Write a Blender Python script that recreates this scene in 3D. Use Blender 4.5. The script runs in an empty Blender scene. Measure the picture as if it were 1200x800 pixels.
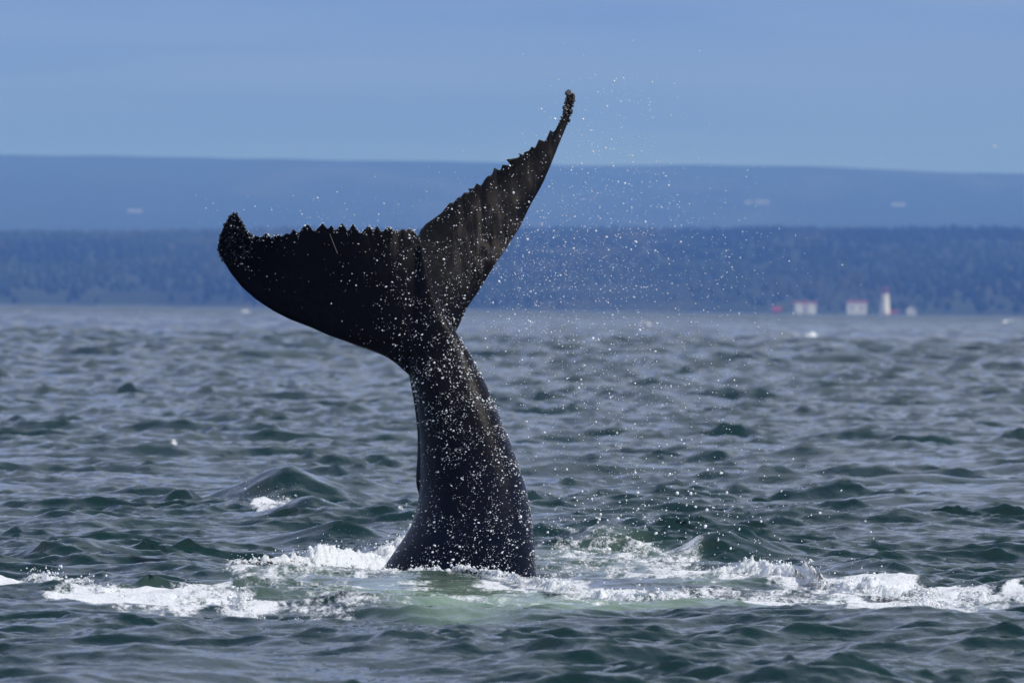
import bpy, bmesh, math, random
import numpy as np
from mathutils import Matrix, Vector

rng = np.random.default_rng(11)
random.seed(11)
S = bpy.context.scene
COL = S.collection
R = math.radians

# ------------------------------------------------------------------ camera
FPX = 13333.3            # focal length in pixels of a 1200 px wide frame (400 mm on 36 mm film)
CAM = np.array([0.0, 0.0, 2.607])
HORIZON = 361.0          # true horizon row at the middle column of the photograph
PITCH = -(400 - HORIZON) / FPX * -1.0
pitch = -(HORIZON - 400) / FPX      # radians looking DOWN
roll = 14.0 / 1200.0                # scene leans clockwise
fwd = np.array([0, math.cos(pitch), -math.sin(pitch)])
right0 = np.array([1.0, 0, 0])
up0 = np.cross(right0, fwd)
rgt = right0 * math.cos(roll) + up0 * math.sin(roll)
upv = np.cross(rgt, fwd)
cd = bpy.data.cameras.new('camera')
cd.lens = 400.0
cd.sensor_width = 36.0
cd.clip_start = 1.0
cd.clip_end = 120000.0
cd.dof.use_dof = True
cd.dof.focus_distance = 110.0
cd.dof.aperture_fstop = 6.8
co = bpy.data.objects.new('camera', cd)
COL.objects.link(co)
co.matrix_world = Matrix(((rgt[0], upv[0], -fwd[0], CAM[0]), (rgt[1], upv[1], -fwd[1], CAM[1]),
                          (rgt[2], upv[2], -fwd[2], CAM[2]), (0, 0, 0, 1)))
S.camera = co

def at(u, v, Y):
    """World point seen at photo pixel (u, v) at distance Y along the world y axis."""
    u = np.asarray(u, float); v = np.asarray(v, float); Y = np.asarray(Y, float)
    a = (u - 600) / FPX; b = (400 - v) / FPX
    d = fwd + a[..., None] * rgt + b[..., None] * upv
    return CAM + d * (Y / d[..., 1])[..., None]

def ground(u, v):
    """Point on still water under pixel (u, v)."""
    u = np.asarray(u, float); v = np.asarray(v, float)
    a = (u - 600) / FPX; b = (400 - v) / FPX
    d = fwd + a[..., None] * rgt + b[..., None] * upv
    return CAM + d * (-CAM[2] / d[..., 2])[..., None]

def project(P):
    q = P - CAM
    w = q @ fwd
    return 600 + FPX * (q @ rgt) / w, 400 - FPX * (q @ upv) / w

# ------------------------------------------------------------------ world, sun, exposure
SUN_EL, SUN_AZ = R(46), R(106)      # azimuth clockwise from the view direction (+Y)
W = bpy.data.worlds.new('World'); S.world = W; W.use_nodes = True
nt = W.node_tree; N = nt.nodes; L = nt.links
for n in list(N): N.remove(n)
out = N.new('ShaderNodeOutputWorld'); bg = N.new('ShaderNodeBackground')
sky = N.new('ShaderNodeTexSky'); sky.sky_type = 'NISHITA'; sky.sun_disc = False
sky.sun_elevation = SUN_EL; sky.sun_rotation = SUN_AZ
sky.air_density = 1.0; sky.dust_density = 0.3; sky.ozone_density = 3.0
bg.inputs['Strength'].default_value = 0.10
tint = N.new('ShaderNodeMix'); tint.data_type = 'RGBA'; tint.blend_type = 'MULTIPLY'
tint.inputs[0].default_value = 1.0
tint.inputs[7].default_value = (0.25, 0.43, 1.28, 1)
L.new(sky.outputs[0], tint.inputs[6])
# thin broken cloud on a flat layer overhead
tc = N.new('ShaderNodeTexCoord'); sep = N.new('ShaderNodeSeparateXYZ'); L.new(tc.outputs['Generated'], sep.inputs[0])
mz = N.new('ShaderNodeMath'); mz.operation = 'ADD'; mz.inputs[1].default_value = 0.05; L.new(sep.outputs[2], mz.inputs[0])
dx = N.new('ShaderNodeMath'); dx.operation = 'DIVIDE'; L.new(sep.outputs[0], dx.inputs[0]); L.new(mz.outputs[0], dx.inputs[1])
dy = N.new('ShaderNodeMath'); dy.operation = 'DIVIDE'; L.new(sep.outputs[1], dy.inputs[0]); L.new(mz.outputs[0], dy.inputs[1])
cmb = N.new('ShaderNodeCombineXYZ'); L.new(dx.outputs[0], cmb.inputs[0]); L.new(dy.outputs[0], cmb.inputs[1])
cn = N.new('ShaderNodeTexNoise'); cn.inputs['Scale'].default_value = 0.55; cn.inputs['Detail'].default_value = 6
cn.inputs['Roughness'].default_value = 0.55; L.new(cmb.outputs[0], cn.inputs['Vector'])
cr = N.new('ShaderNodeMapRange'); cr.inputs[1].default_value = 0.20; cr.inputs[2].default_value = 0.62
cr.interpolation_type = 'SMOOTHSTEP'; L.new(cn.outputs['Fac'], cr.inputs[0])
ce = N.new('ShaderNodeMapRange'); ce.inputs[1].default_value = -0.004; ce.inputs[2].default_value = 0.12
ce.interpolation_type = 'SMOOTHSTEP'; L.new(sep.outputs[2], ce.inputs[0])
cf = N.new('ShaderNodeMath'); cf.operation = 'MULTIPLY'; L.new(cr.outputs[0], cf.inputs[0]); L.new(ce.outputs[0], cf.inputs[1])
mix = N.new('ShaderNodeMix'); mix.data_type = 'RGBA'
cn2 = N.new('ShaderNodeTexNoise'); cn2.inputs['Scale'].default_value = 1.1; cn2.inputs['Detail'].default_value = 5; L.new(cmb.outputs[0], cn2.inputs['Vector'])
cr2 = N.new('ShaderNodeMapRange'); cr2.inputs[1].default_value = 0.35; cr2.inputs[2].default_value = 0.68; cr2.inputs[3].default_value = 0.62; cr2.inputs[4].default_value = 1.15; L.new(cn2.outputs['Fac'], cr2.inputs[0])
cf2 = N.new('ShaderNodeMath'); cf2.operation = 'MULTIPLY'; cf2.use_clamp = True; L.new(cf.outputs[0], cf2.inputs[0]); L.new(cr2.outputs[0], cf2.inputs[1])
L.new(cf2.outputs[0], mix.inputs[0]); L.new(tint.outputs[2], mix.inputs[6])
mix.inputs[7].default_value = (5.8, 6.5, 7.7, 1)
L.new(mix.outputs[2], bg.inputs['Color']); L.new(bg.outputs[0], out.inputs[0])

sd = bpy.data.lights.new('sun', 'SUN'); sd.energy = 3.6; sd.angle = R(0.5); sd.color = (1.0, 0.95, 0.88)
so = bpy.data.objects.new('sun', sd); COL.objects.link(so)
to_sun = Vector((math.cos(SUN_EL) * math.sin(SUN_AZ), math.cos(SUN_EL) * math.cos(SUN_AZ), math.sin(SUN_EL)))
so.rotation_euler = to_sun.to_track_quat('Z', 'Y').to_euler()
S.view_settings.view_transform = 'Standard'
S.view_settings.look = 'None'
S.view_settings.exposure = 0.0
S.view_settings.gamma = 1.0
S.cycles.max_bounces = 6
S.cycles.volume_bounces = 0

# ------------------------------------------------------------------ helpers
def tag(o, label=None, cat=None, group=None, kind=None):
    if label: o['label'] = label
    if cat: o['category'] = cat
    if group: o['group'] = group
    if kind: o['kind'] = kind
    return o

def mesh_np(name, verts, quads=None, tris=None, mat=None, parent=None, smooth=True, attrs=None):
    me = bpy.data.meshes.new(name)
    verts = np.ascontiguousarray(verts, np.float32)
    me.vertices.add(len(verts)); me.vertices.foreach_set('co', verts.ravel())
    idx, starts, tot = [], [], 0
    if quads is not None and len(quads):
        quads = np.asarray(quads, np.int32); idx.append(quads.ravel())
        starts.append(np.arange(len(quads), dtype=np.int32) * 4); tot = len(quads) * 4
    if tris is not None and len(tris):
        tris = np.asarray(tris, np.int32); idx.append(tris.ravel())
        starts.append(np.arange(len(tris), dtype=np.int32) * 3 + tot)
    idx = np.concatenate(idx); starts = np.concatenate(starts)
    me.loops.add(len(idx)); me.loops.foreach_set('vertex_index', idx)
    me.polygons.add(len(starts)); me.polygons.foreach_set('loop_start', starts)
    me.polygons.foreach_set('use_smooth', np.full(len(starts), smooth))
    me.update(calc_edges=True)
    if attrs:
        for k, a in attrs.items():
            at_ = me.attributes.new(k, 'FLOAT', 'POINT')
            at_.data.foreach_set('value', np.ascontiguousarray(a, np.float32))
    me.validate()
    if mat: me.materials.append(mat)
    o = bpy.data.objects.new(name, me); COL.objects.link(o)
    if parent: o.parent = parent
    return o

def grid_faces(n, m, off=0):
    i = np.arange(n - 1)[:, None] * m + np.arange(m - 1)[None, :] + off
    return np.stack([i, i + 1, i + m + 1, i + m], -1).reshape(-1, 4)

_perm = rng.permutation(512).astype(np.int32)
_perm = np.concatenate([_perm, _perm, _perm])
_ga = rng.uniform(0, 2 * np.pi, 512)
_gx, _gy = np.cos(_ga).astype(np.float32), np.sin(_ga).astype(np.float32)
def perlin(x, y):
    xi = np.floor(x).astype(np.int64); yi = np.floor(y).astype(np.int64)
    xf = (x - xi).astype(np.float32); yf = (y - yi).astype(np.float32)
    xi = xi % 512; yi = yi % 512
    def g(i, j, fx, fy):
        h = _perm[_perm[(xi + i) % 512] + (yi + j) % 512]
        return _gx[h] * fx + _gy[h] * fy
    u = xf * xf * xf * (xf * (xf * 6 - 15) + 10); v = yf * yf * yf * (yf * (yf * 6 - 15) + 10)
    a = g(0, 0, xf, yf); b = g(1, 0, xf - 1, yf); c = g(0, 1, xf, yf - 1); d = g(1, 1, xf - 1, yf - 1)
    return (a + u * (b - a)) + v * ((c + u * (d - c)) - (a + u * (b - a)))
def fbm(x, y, oct=4, gain=0.5):
    s = 0; a = 1.0
    for k in range(oct):
        s = s + a * perlin(x * 2 ** k + 17.3 * k, y * 2 ** k - 9.1 * k); a *= gain
    return s
def billow(x, y, oct=4, gain=0.5):
    s = 0; a = 1.0
    for k in range(oct):
        s = s + a * (1 - 2.6 * np.abs(perlin(x * 2 ** k + 31.7 * k, y * 2 ** k + 5.9 * k))); a *= gain
    return s
def sstep(e0, e1, x):
    t = np.clip((x - e0) / (e1 - e0), 0, 1); return t * t * (3 - 2 * t)

class NT:
    def __init__(s, name):
        s.m = bpy.data.materials.new(name); s.m.use_nodes = True
        s.t = s.m.node_tree; s.n = s.t.nodes; s.l = s.t.links
        s.b = s.n['Principled BSDF']; s.out = s.n['Material Output']
    def node(s, typ, **kw):
        n = s.n.new(typ)
        for k, v in kw.items(): setattr(n, k, v)
        return n
    def link(s, a, b): s.l.new(a, b)
    def obj(s):
        return s.node('ShaderNodeTexCoord').outputs['Object']
    def noise(s, scale, detail=4, rough=0.5, vec=None, dist=0):
        n = s.node('ShaderNodeTexNoise'); n.inputs['Scale'].default_value = scale
        n.inputs['Detail'].default_value = detail; n.inputs['Roughness'].default_value = rough
        n.inputs['Distortion'].default_value = dist
        s.link(vec if vec is not None else s.obj(), n.inputs['Vector'])
        return n.outputs['Fac']
    def mapr(s, v, a, b, c=0.0, d=1.0, smooth=True):
        n = s.node('ShaderNodeMapRange'); n.interpolation_type = 'SMOOTHSTEP' if smooth else 'LINEAR'
        for i, x in enumerate((v, a, b, c, d)):
            if hasattr(x, 'is_linked'): s.link(x, n.inputs[i])
            else: n.inputs[i].default_value = x
        return n.outputs[0]
    def math(s, op, a, b=0.0, clamp=False):
        n = s.node('ShaderNodeMath', operation=op, use_clamp=clamp)
        for i, x in enumerate((a, b)):
            if hasattr(x, 'is_linked'): s.link(x, n.inputs[i])
            else: n.inputs[i].default_value = x
        return n.outputs[0]
    def mixc(s, f, a, b, mode='MIX'):
        n = s.node('ShaderNodeMix', data_type='RGBA', blend_type=mode)
        for i, x in ((0, f), (6, a), (7, b)):
            if hasattr(x, 'is_linked'): s.link(x, n.inputs[i])
            elif i == 0: n.inputs[0].default_value = x
            else: n.inputs[i].default_value = (*x, 1)
        return n.outputs[2]
    def attr(s, name):
        return s.node('ShaderNodeAttribute', attribute_name=name).outputs['Fac']
    def scaled(s, sx, sy, sz):
        n = s.node('ShaderNodeMapping'); n.inputs['Scale'].default_value = (sx, sy, sz)
        s.link(s.obj(), n.inputs['Vector']); return n.outputs[0]
    def bump(s, h, strength, dist, prev=None):
        n = s.node('ShaderNodeBump'); n.inputs['Strength'].default_value = strength if not hasattr(strength, 'is_linked') else 1
        if hasattr(strength, 'is_linked'): s.link(strength, n.inputs['Strength'])
        n.inputs['Distance'].default_value = dist
        s.link(h, n.inputs['Height'])
        if prev is not None: s.link(prev, n.inputs['Normal'])
        return n.outputs[0]
    def set(s, **kw):
        for k, v in kw.items():
            i = s.b.inputs[k.replace('_', ' ')]
            if hasattr(v, 'is_linked'): s.link(v, i)
            elif isinstance(v, tuple) and len(v) == 3 and i.type == 'RGBA': i.default_value = (*v, 1)
            else: i.default_value = v
        return s.m

# ------------------------------------------------------------------ materials
def mat_water():
    t = NT('sea_water')
    foam, aer = t.attr('foam'), t.attr('aeration')
    warp = t.scaled(1.0, 0.28, 1.0)
    n1 = t.noise(4.2, 7, 0.62, warp, 0.9)
    n2 = t.noise(15.0, 5, 0.6, t.scaled(1.0, 0.4, 1.0), 0.5)
    n3 = t.noise(48.0, 4, 0.6, t.scaled(1.0, 0.5, 1.0))
    nn = t.math('ADD', t.math('ADD', t.math('MULTIPLY', n1, 0.52), t.math('MULTIPLY', n2, 0.32)), t.math('MULTIPLY', n3, 0.16))
    th = t.math('SUBTRACT', 0.74, t.math('MULTIPLY', foam, 0.50))
    lace = t.math('MULTIPLY', t.mapr(nn, th, t.math('ADD', th, 0.15)), t.mapr(n3, 0.25, 0.6, 0.72, 1.0))
    lace = t.math('MULTIPLY', lace, t.mapr(foam, 0.01, 0.10))
    deep = t.mixc(t.noise(0.35, 3, 0.5), (0.0025, 0.0175, 0.0165), (0.005, 0.028, 0.0225))
    milky = t.mixc(t.noise(3.0, 4, 0.6, warp), (0.085, 0.16, 0.115), (0.27, 0.35, 0.27))
    body = t.mixc(aer, deep, milky)
    t.set(Base_Color=t.mixc(lace, body, (0.72, 0.74, 0.75)))
    rough = t.mapr(lace, 0, 1, 0.06, 0.65, False)
    t.set(Roughness=t.math('ADD', rough, t.math('MULTIPLY', t.attr('far'), 0.14), True), IOR=1.333)
    r1 = t.noise(6.5, 4, 0.55, t.scaled(1.0, 0.55, 1.0))
    b1 = t.bump(r1, 0.8, 0.022)
    b3 = t.bump(nn, t.math('MULTIPLY', lace, 0.6), 0.03, b1)
    t.set(Normal=b3)
    return t.m

def mat_foam():
    t = NT('foam')
    n = t.noise(26, 6, 0.65)
    t.set(Base_Color=t.mixc(t.mapr(n, 0.3, 0.7), (0.70, 0.75, 0.76), (0.86, 0.88, 0.88)), Roughness=0.5,
          Normal=t.bump(t.noise(34, 6, 0.68), 0.8, 0.045))
    hole = t.math('ADD', t.math('MULTIPLY', t.noise(20, 5, 0.65, t.scaled(1, 0.5, 1), 0.6), 0.7), t.math('MULTIPLY', t.noise(62, 4, 0.6), 0.3))
    a = t.mapr(t.math('SUBTRACT', t.math('ADD', t.math('MULTIPLY', t.attr('cover'), 2.2), 0.41), hole), -0.02, 0.06)
    t.set(Alpha=a)
    return t.m

def mat_drop():
    t = NT('water_drop')
    t.set(Base_Color=(0.90, 0.92, 0.94), Roughness=0.12, IOR=1.333)  # white base colour stands in for sun sparkle in clear drops
    return t.m

def mat_skin(pa, pb):
    t = NT('whale_skin')
    o = t.obj()
    streak = t.noise(8.0, 7, 0.66, t.scaled(1.0, 0.6, 0.32), 0.5)
    def sunlit_spot(p, rad):
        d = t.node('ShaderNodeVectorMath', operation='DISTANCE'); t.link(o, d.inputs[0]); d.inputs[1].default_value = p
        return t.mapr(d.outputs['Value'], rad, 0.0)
    s = t.math('ADD', t.math('ADD', t.math('MULTIPLY', sunlit_spot(pa, 0.72), 0.75), t.math('MULTIPLY', sunlit_spot(pb, 0.42), 0.38)),
               t.math('MULTIPLY', sunlit_spot((pa[0] + 0.5, pa[1] + 0.5, pa[2] + 0.7), 1.2), 0.28), clamp=True)
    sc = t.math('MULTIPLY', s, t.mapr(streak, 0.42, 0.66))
    base = t.mixc(t.noise(9, 5, 0.6), (0.0022, 0.0022, 0.0027), (0.0055, 0.0052, 0.0056))
    sepz = t.node('ShaderNodeSeparateXYZ'); t.link(o, sepz.inputs[0])
    slate_sheen = t.math('MULTIPLY', t.mapr(sepz.outputs[2], 1.9, 0.4), t.mapr(t.noise(1.6, 4, 0.6), 0.3, 0.7, 0.35, 1.0))
    base = t.mixc(slate_sheen, base, (0.0034, 0.0060, 0.0165))  # blue-black lower stock, its added blue standing in for reflected sky
    fine = t.noise(90, 3, 0.6)
    base = t.mixc(t.math('MULTIPLY', t.mapr(fine, 0.64, 0.76), 0.03), base, (0.2, 0.2, 0.2))
    h = t.math('ADD', t.noise(14, 6, 0.6), t.math('MULTIPLY', t.noise(110, 3, 0.6), 0.15))
    base = t.mixc(sc, base, (0.105, 0.090, 0.076))  # lighter brown painted in where sun strikes the flukes
    t.set(Base_Color=base, Roughness=t.mapr(t.noise(6, 4, 0.6), 0.3, 0.7, 0.32, 0.46), IOR=1.36,
          Normal=t.bump(h, 0.35, 0.016))
    t.b.inputs['Specular IOR Level'].default_value = 0.12
    return t.m

def mat_plain(name, c, rough=0.7, c2=None, scale=2.0):
    t = NT(name)
    c2 = c2 or tuple(x * 0.75 for x in c)
    t.set(Base_Color=t.mixc(t.noise(scale, 5, 0.6), c, c2), Roughness=rough, Normal=t.bump(t.noise(scale * 6, 3), 0.3, 0.02))
    return t.m

def mat_land(name, cols, scale, stretch):
    t = NT(name)
    a = t.mapr(t.noise(scale, 5, 0.6, t.scaled(1, stretch, 1)), 0.40, 0.66)
    b = t.mapr(t.noise(scale * 2.7, 5, 0.65, t.scaled(1, stretch * 0.7, 1)), 0.50, 0.62)
    c = t.mixc(a, cols[0], cols[1]); c = t.mixc(t.math('MULTIPLY', b, 0.6), c, cols[2])
    t.set(Base_Color=c, Roughness=0.95)
    t.b.inputs['Specular IOR Level'].default_value = 0.1
    return t.m

M_WATER, M_FOAM, M_DROP = mat_water(), mat_foam(), mat_drop()
WH = 110.0
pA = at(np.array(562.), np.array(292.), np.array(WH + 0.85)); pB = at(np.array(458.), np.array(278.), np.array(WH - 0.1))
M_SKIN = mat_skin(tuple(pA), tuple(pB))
M_BARN = mat_plain('barnacle_shell', (0.055, 0.045, 0.036), 0.45, (0.008, 0.007, 0.006), 45)

# ------------------------------------------------------------------ the sea
waves = []
for lo, hi, n, rms in ((5, 10, 16, 0.045), (2.6, 5, 20, 0.036), (1.3, 2.6, 28, 0.025), (0.65, 1.3, 34, 0.0205), (0.30, 0.65, 44, 0.0125), (0.12, 0.30, 48, 0.0052)):
    lam = np.exp(rng.uniform(math.log(lo), math.log(hi), n))
    th = rng.normal(R(-100), R(34), n)                  # run towards the camera, with a wide spread
    amp = rms * math.sqrt(2.0 / n) * rng.uniform(0.7, 1.3, n)
    for l_, t_, a_ in zip(lam, th, amp): waves.append((l_, t_, a_, rng.uniform(0, 6.283)))

rough_far = []                       # broad short-crested lumps that stand for groups of waves far out
for _ in range(40):
    l_ = math.exp(rng.uniform(math.log(4.5), math.log(15))); t_ = rng.normal(R(-100), R(48)); k = 2 * math.pi / l_
    rough_far.append((k * math.cos(t_), k * math.sin(t_), 0.205 * math.sqrt(2 / 40), rng.uniform(0, 6.283)))

# hand placed crests: (u, v of the foot, height, half width along x, half depth, lean)
CRESTS = []
for u, v, h, sx, sy in ((342, 590, 0.50, 0.72, 1.15), (300, 588, 0.16, 0.8, 0.7), (855, 658, 0.34, 0.55, 0.75), (85, 660, 0.24, 0.6, 0.8),
                        (250, 640, 0.13, 0.35, 0.5), (400, 640, 0.15, 0.5, 0.5), (360, 612, 0.15, 0.35, 0.5), (60, 530, 0.16, 0.55, 0.9),
                        (640, 632, 0.12, 0.6, 0.5), (700, 640, 0.16, 0.45, 0.5), (770, 640, 0.10, 0.5, 0.6), (180, 758, 0.10, 0.6, 0.6), (1165, 612, 0.16, 0.5, 0.7)):
    p = ground(u, v); CRESTS.append((p[0], p[1], h, sx, sy))

HUMP = at(np.array(545.), np.array(700.), np.array(WH - 1.6))
def sea_surface(x, y, res=None):
    """Where the still-water point (x, y) is carried by the waves: x, y, z. res = local sampling
    step; waves too short for it fade out."""
    x = np.asarray(x, np.float32); y = np.asarray(y, np.float32)
    z = np.zeros(x.shape, np.float32); ox = np.zeros_like(z); oy = np.zeros_like(z)
    gust = np.clip(0.92 + 1.0 * fbm(x / 4.3, y / 7.0, 3), 0.30, 1.8).astype(np.float32)
    calm = (1 - 0.80 * np.exp(-((x - HUMP[0] - 0.6) / 2.2) ** 2 - ((y - WH + 3.0) / 5.5) ** 2)).astype(np.float32)
    calm = (calm * (1 - 0.15 * sstep(107, 96, y))).astype(np.float32)
    calm = (calm * (1 + 0.45 * sstep(170, 420, y))).astype(np.float32)
    for l_, t_, a_, ph in waves:
        k = 2 * math.pi / l_; kx, ky = math.cos(t_), math.sin(t_)
        f = (k * kx) * x + (k * ky) * y + ph
        w = a_ * calm
        if l_ < 1.6: w = w * gust
        if res is not None: w = w * sstep(0.6, 1.1, l_ / res)
        c = w * np.cos(f); sn = w * np.sin(f)
        z += c; q_ = 0.95 if l_ < 0.9 else 0.9; ox -= q_ * kx * sn; oy -= q_ * ky * sn
    m = y > 220
    if m.any():
        zf = np.zeros(int(m.sum()), np.float32)
        for kx, ky, a_, ph in rough_far: zf += (a_ * np.cos(kx * x[m] + ky * y[m] + ph)).astype(np.float32)
        zf = np.where(zf > 0.34, 0.34 + 0.35 * (zf - 0.34), zf)
        z[m] += (zf + 0.5 * np.clip(zf, 0, 1) ** 2) * sstep(220, 800, y[m]) * (1 + 1.3 * sstep(1300, 3500, y[m]))
    z = z + 0.8 * np.clip(z, -0.3, 0.4) ** 2
    for cx, cy, h, sx, sy in CRESTS:
        m = (np.abs(x - cx) < 3.2 * sx) & (np.abs(y - cy) < 3.5 * sy)
        if m.any():
            yy = y[m] - cy; xx = x[m] - cx
            yy = yy - 0.35 * xx * xx / sx - sy * 0.6
            prof = np.where(yy < 0, np.exp(-np.abs(yy / (0.62 * sy)) ** 1.6), np.exp(-(yy / (1.5 * sy)) ** 2))
            z[m] += h * prof * np.exp(-(xx / sx) ** 2)
    # swelling of water pushed up by the tail
    gx, gy = x - HUMP[0], y - (WH - 1.0)
    z = z + 0.10 * np.exp(-((gx + 0.45) / 1.1) ** 2 - ((gy + 1.0) / 1.6) ** 2)
    z = z - 0.055 * np.exp(-((gx + 0.1) / 1.5) ** 2 - ((y - WH + 0.7) / 1.3) ** 2) - 0.04 * np.exp(-((gx - 0.6) / 0.6) ** 2 - ((y - WH + 0.7) / 1.2) ** 2)
    z = z + 0.08 * np.exp(-((gx - 2.4) / 1.6) ** 2 - ((y - WH + 2.4) / 1.3) ** 2)
    return x + ox, y + oy, z

# painted-on-the-water foam lace: soft patches (u, v, half width px, half height px, strength)
FOAM = [(40, 686, 90, 6, 0.85), (600, 713, 100, 7, 0.62), (520, 704, 70, 7, 0.55), (720, 712, 110, 5, 0.62), (880, 700, 160, 6, 0.62), (1050, 706, 150, 5, 0.7), (1120, 712, 110, 4, 0.6), (760, 690, 120, 7, 0.5), (360, 680, 110, 6, 0.6), (300, 724, 110, 4, 0.5),
        (60, 684, 60, 7, 0.9), (150, 703, 95, 13, 0.95), (190, 712, 70, 8, 0.75), (235, 700, 60, 13, 0.75), (300, 712, 60, 9, 0.85), (370, 719, 50, 7, 0.6),
        (330, 688, 70, 10, 0.50), (390, 698, 60, 14, 0.60), (440, 715, 70, 8, 0.55), (330, 672, 60, 6, 0.45), (400, 670, 70, 9, 0.9),
        (480, 695, 70, 14, 0.42), (560, 700, 80, 16, 0.45), (520, 679, 80, 5, 0.7), (600, 687, 60, 5, 0.75), (640, 691, 60, 5, 0.8), (700, 696, 70, 5, 0.75), (760, 704, 60, 6, 0.55),
        (600, 716, 60, 7, 0.55), (680, 714, 80, 8, 0.45), (860, 708, 70, 5, 0.8), (950, 710, 70, 5, 0.55),
        (660, 668, 40, 16, 0.50), (700, 655, 60, 16, 0.60), (760, 664, 70, 18, 0.62), (825, 678, 70, 9, 0.78), (890, 683, 60, 8, 0.85), (700, 634, 60, 8, 0.45),
        (660, 640, 45, 5, 0.55), (760, 650, 60, 6, 0.65), (950, 687, 60, 9, 0.75), (430, 714, 80, 5, 0.6), (1000, 713, 90, 4, 0.5), (470, 690, 60, 4, 0.55), (700, 672, 60, 9, 0.55), (1020, 695, 60, 9, 0.85), (1100, 702, 60, 6, 0.8), (1180, 706, 40, 4, 0.75), (1010, 706, 60, 6, 0.45),
        (1090, 718, 50, 4, 0.75), (320, 598, 26, 5, 0.9), (405, 606, 14, 3, 0.55), (475, 600, 12, 5, 0.5), (372, 607, 20, 3, 0.4), (945, 399, 17, 2.0, 1.0), (205, 528, 9, 2.5, 0.7),
        (160, 752, 110, 16, 0.20), (1120, 770, 80, 14, 0.16), (560, 758, 60, 6, 0.15),
        (110, 378, 10, 1.2, .7), (292, 368, 9, .8, .8), (690, 385, 8, 1.2, .55), (760, 380, 9, 1.3, .7), (1190, 377, 12, 1.0, .6), (250, 401, 9, 1.6, .5), (30, 369, 9, .8, .7), (1120, 376, 8, .8, .7)]
AER = [(550, 706, 140, 19, 1.0), (470, 700, 90, 16, 0.8), (690, 712, 140, 12, 1.0), (820, 714, 100, 7, 0.9), (430, 668, 40, 7, 0.85), (720, 660, 90, 18, 0.30), (860, 684, 80, 8, 0.45),
       (350, 690, 90, 12, 0.35), (1030, 705, 90, 5, 0.55), (170, 703, 90, 12, 0.55), (1140, 708, 40, 4, 0.4)]

def build_sea():
    half = 0.048
    zones = []
    def rows(r0, r1, lin, rel):
        out_ = [r0]
        while out_[-1] < r1: out_.append(out_[-1] + max(lin, out_[-1] * rel))
        return np.array(out_)
    specs = [(np.concatenate([rows(71, 150, 0.060, 0.00060)[:-1], rows(150, 300, 0.08, 0.0010)]), 481), (rows(300, 900, 0.1, 0.0012), 241), (rows(900, 9600, 0.1, 0.0036), 121)]
    V, Q, T, RES, FAR = [], [], [], [], []
    off = 0; prev = None
    for k, (r, m) in enumerate(specs):
        if k < 2: r = r[:-1]
        if prev is None:
            side = np.linspace(half, 0.092, 61)[1:]             # sparser columns outside the middle
            th = np.concatenate([-side[::-1], np.linspace(-half, half, m - 120), side])
        else:
            th = th[::2]
        X = r[:, None] * np.tan(th)[None, :]; Y = np.repeat(r[:, None], m, 1)
        V.append(np.stack([X, Y], -1).reshape(-1, 2))
        dr = np.gradient(r)
        RES.append(np.repeat(np.minimum(np.maximum(dr, r * 2 * half / m), 4.0), m))
        FAR.append(np.repeat(sstep(500, 2600, r) + 1.0 * sstep(1600, 4000, r), m))
        Q.append(grid_faces(len(r), m, off))
        if prev is not None:                 # stitch a row of twice as many points to this first row
            a0, am = prev
            for j in range(m - 1):
                f = a0 + 2 * j; c = off + j
                T += [(f, f + 1, c), (f + 1, c + 1, c), (f + 1, f + 2, c + 1)]
        prev = (off + (len(r) - 1) * m, m)
        off += len(r) * m
    # the same sea carried on to both sides and towards the boat, in coarser steps
    for th, r in ((np.linspace(-0.62, -0.0915, 66), rows(66, 9600, 0.2, 0.015)), (np.linspace(0.0915, 0.62, 66), rows(66, 9600, 0.2, 0.015)),
                  (np.linspace(-0.62, 0.62, 260), rows(14, 71.6, 0.2, 0.010))):
        m = len(th)
        V.append(np.stack([r[:, None] * np.tan(th)[None, :], np.repeat(r[:, None], m, 1)], -1).reshape(-1, 2))
        RES.append(np.repeat(np.clip(np.gradient(r), 0.3, 4.0), m)); FAR.append(np.full(len(r) * m, 2.3))
        Q.append(grid_faces(len(r), m, off)); off += len(r) * m
    P = np.concatenate(V); res = np.concatenate(RES)
    sx_, sy_, z = sea_surface(P[:, 0], P[:, 1], res)
    flat = np.column_stack([P, np.zeros(len(P))])
    u, v = project(flat)
    wob = fbm(P[:, 0] * 1.3, P[:, 1] * 0.3, 3)
    uu, vv = u + 22 * wob, v + 5 * fbm(P[:, 0] * 1.1 + 40, P[:, 1] * 0.25, 3)
    foam = np.zeros(len(P)); aer = np.zeros(len(P))
    for (fu, fv, ru, rv, s) in FOAM:
        w_ = uu if rv > 3 else u; y_ = vv if rv > 3 else v
        d = ((w_ - fu) / ru) ** 2 + ((y_ - fv) / rv) ** 2
        foam = np.maximum(foam, 0.98 * s * sstep(1.9, 0.35, d))
    for (fu, fv, ru, rv, s) in AER:
        d = ((uu - fu) / ru) ** 2 + ((vv - fv) / rv) ** 2
        aer = np.maximum(aer, s * sstep(2.0, 0.2, d))
    P3 = np.column_stack([sx_, sy_, z])
    # the open sea beyond the fan, a coarse sheet lying lower
    n0 = len(P3)
    sheet = np.array([[-8800, -2800, -1.1], [8800, -2800, -1.1], [8800, 30000, -1.1], [-8800, 30000, -1.1]])
    P3 = np.concatenate([P3, sheet]); Q.append(np.array([[n0, n0 + 1, n0 + 2, n0 + 3]]))
    pad = np.zeros(4)
    o = mesh_np('sea', P3, np.concatenate(Q), np.array(T), M_WATER,
                attrs={'foam': np.concatenate([foam, pad]), 'aeration': np.concatenate([aer, pad]), 'far': np.concatenate([np.concatenate(FAR), pad + 1])})
    return tag(o, 'choppy blue grey sea with dark green wave faces', kind='structure')
build_sea()

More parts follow.
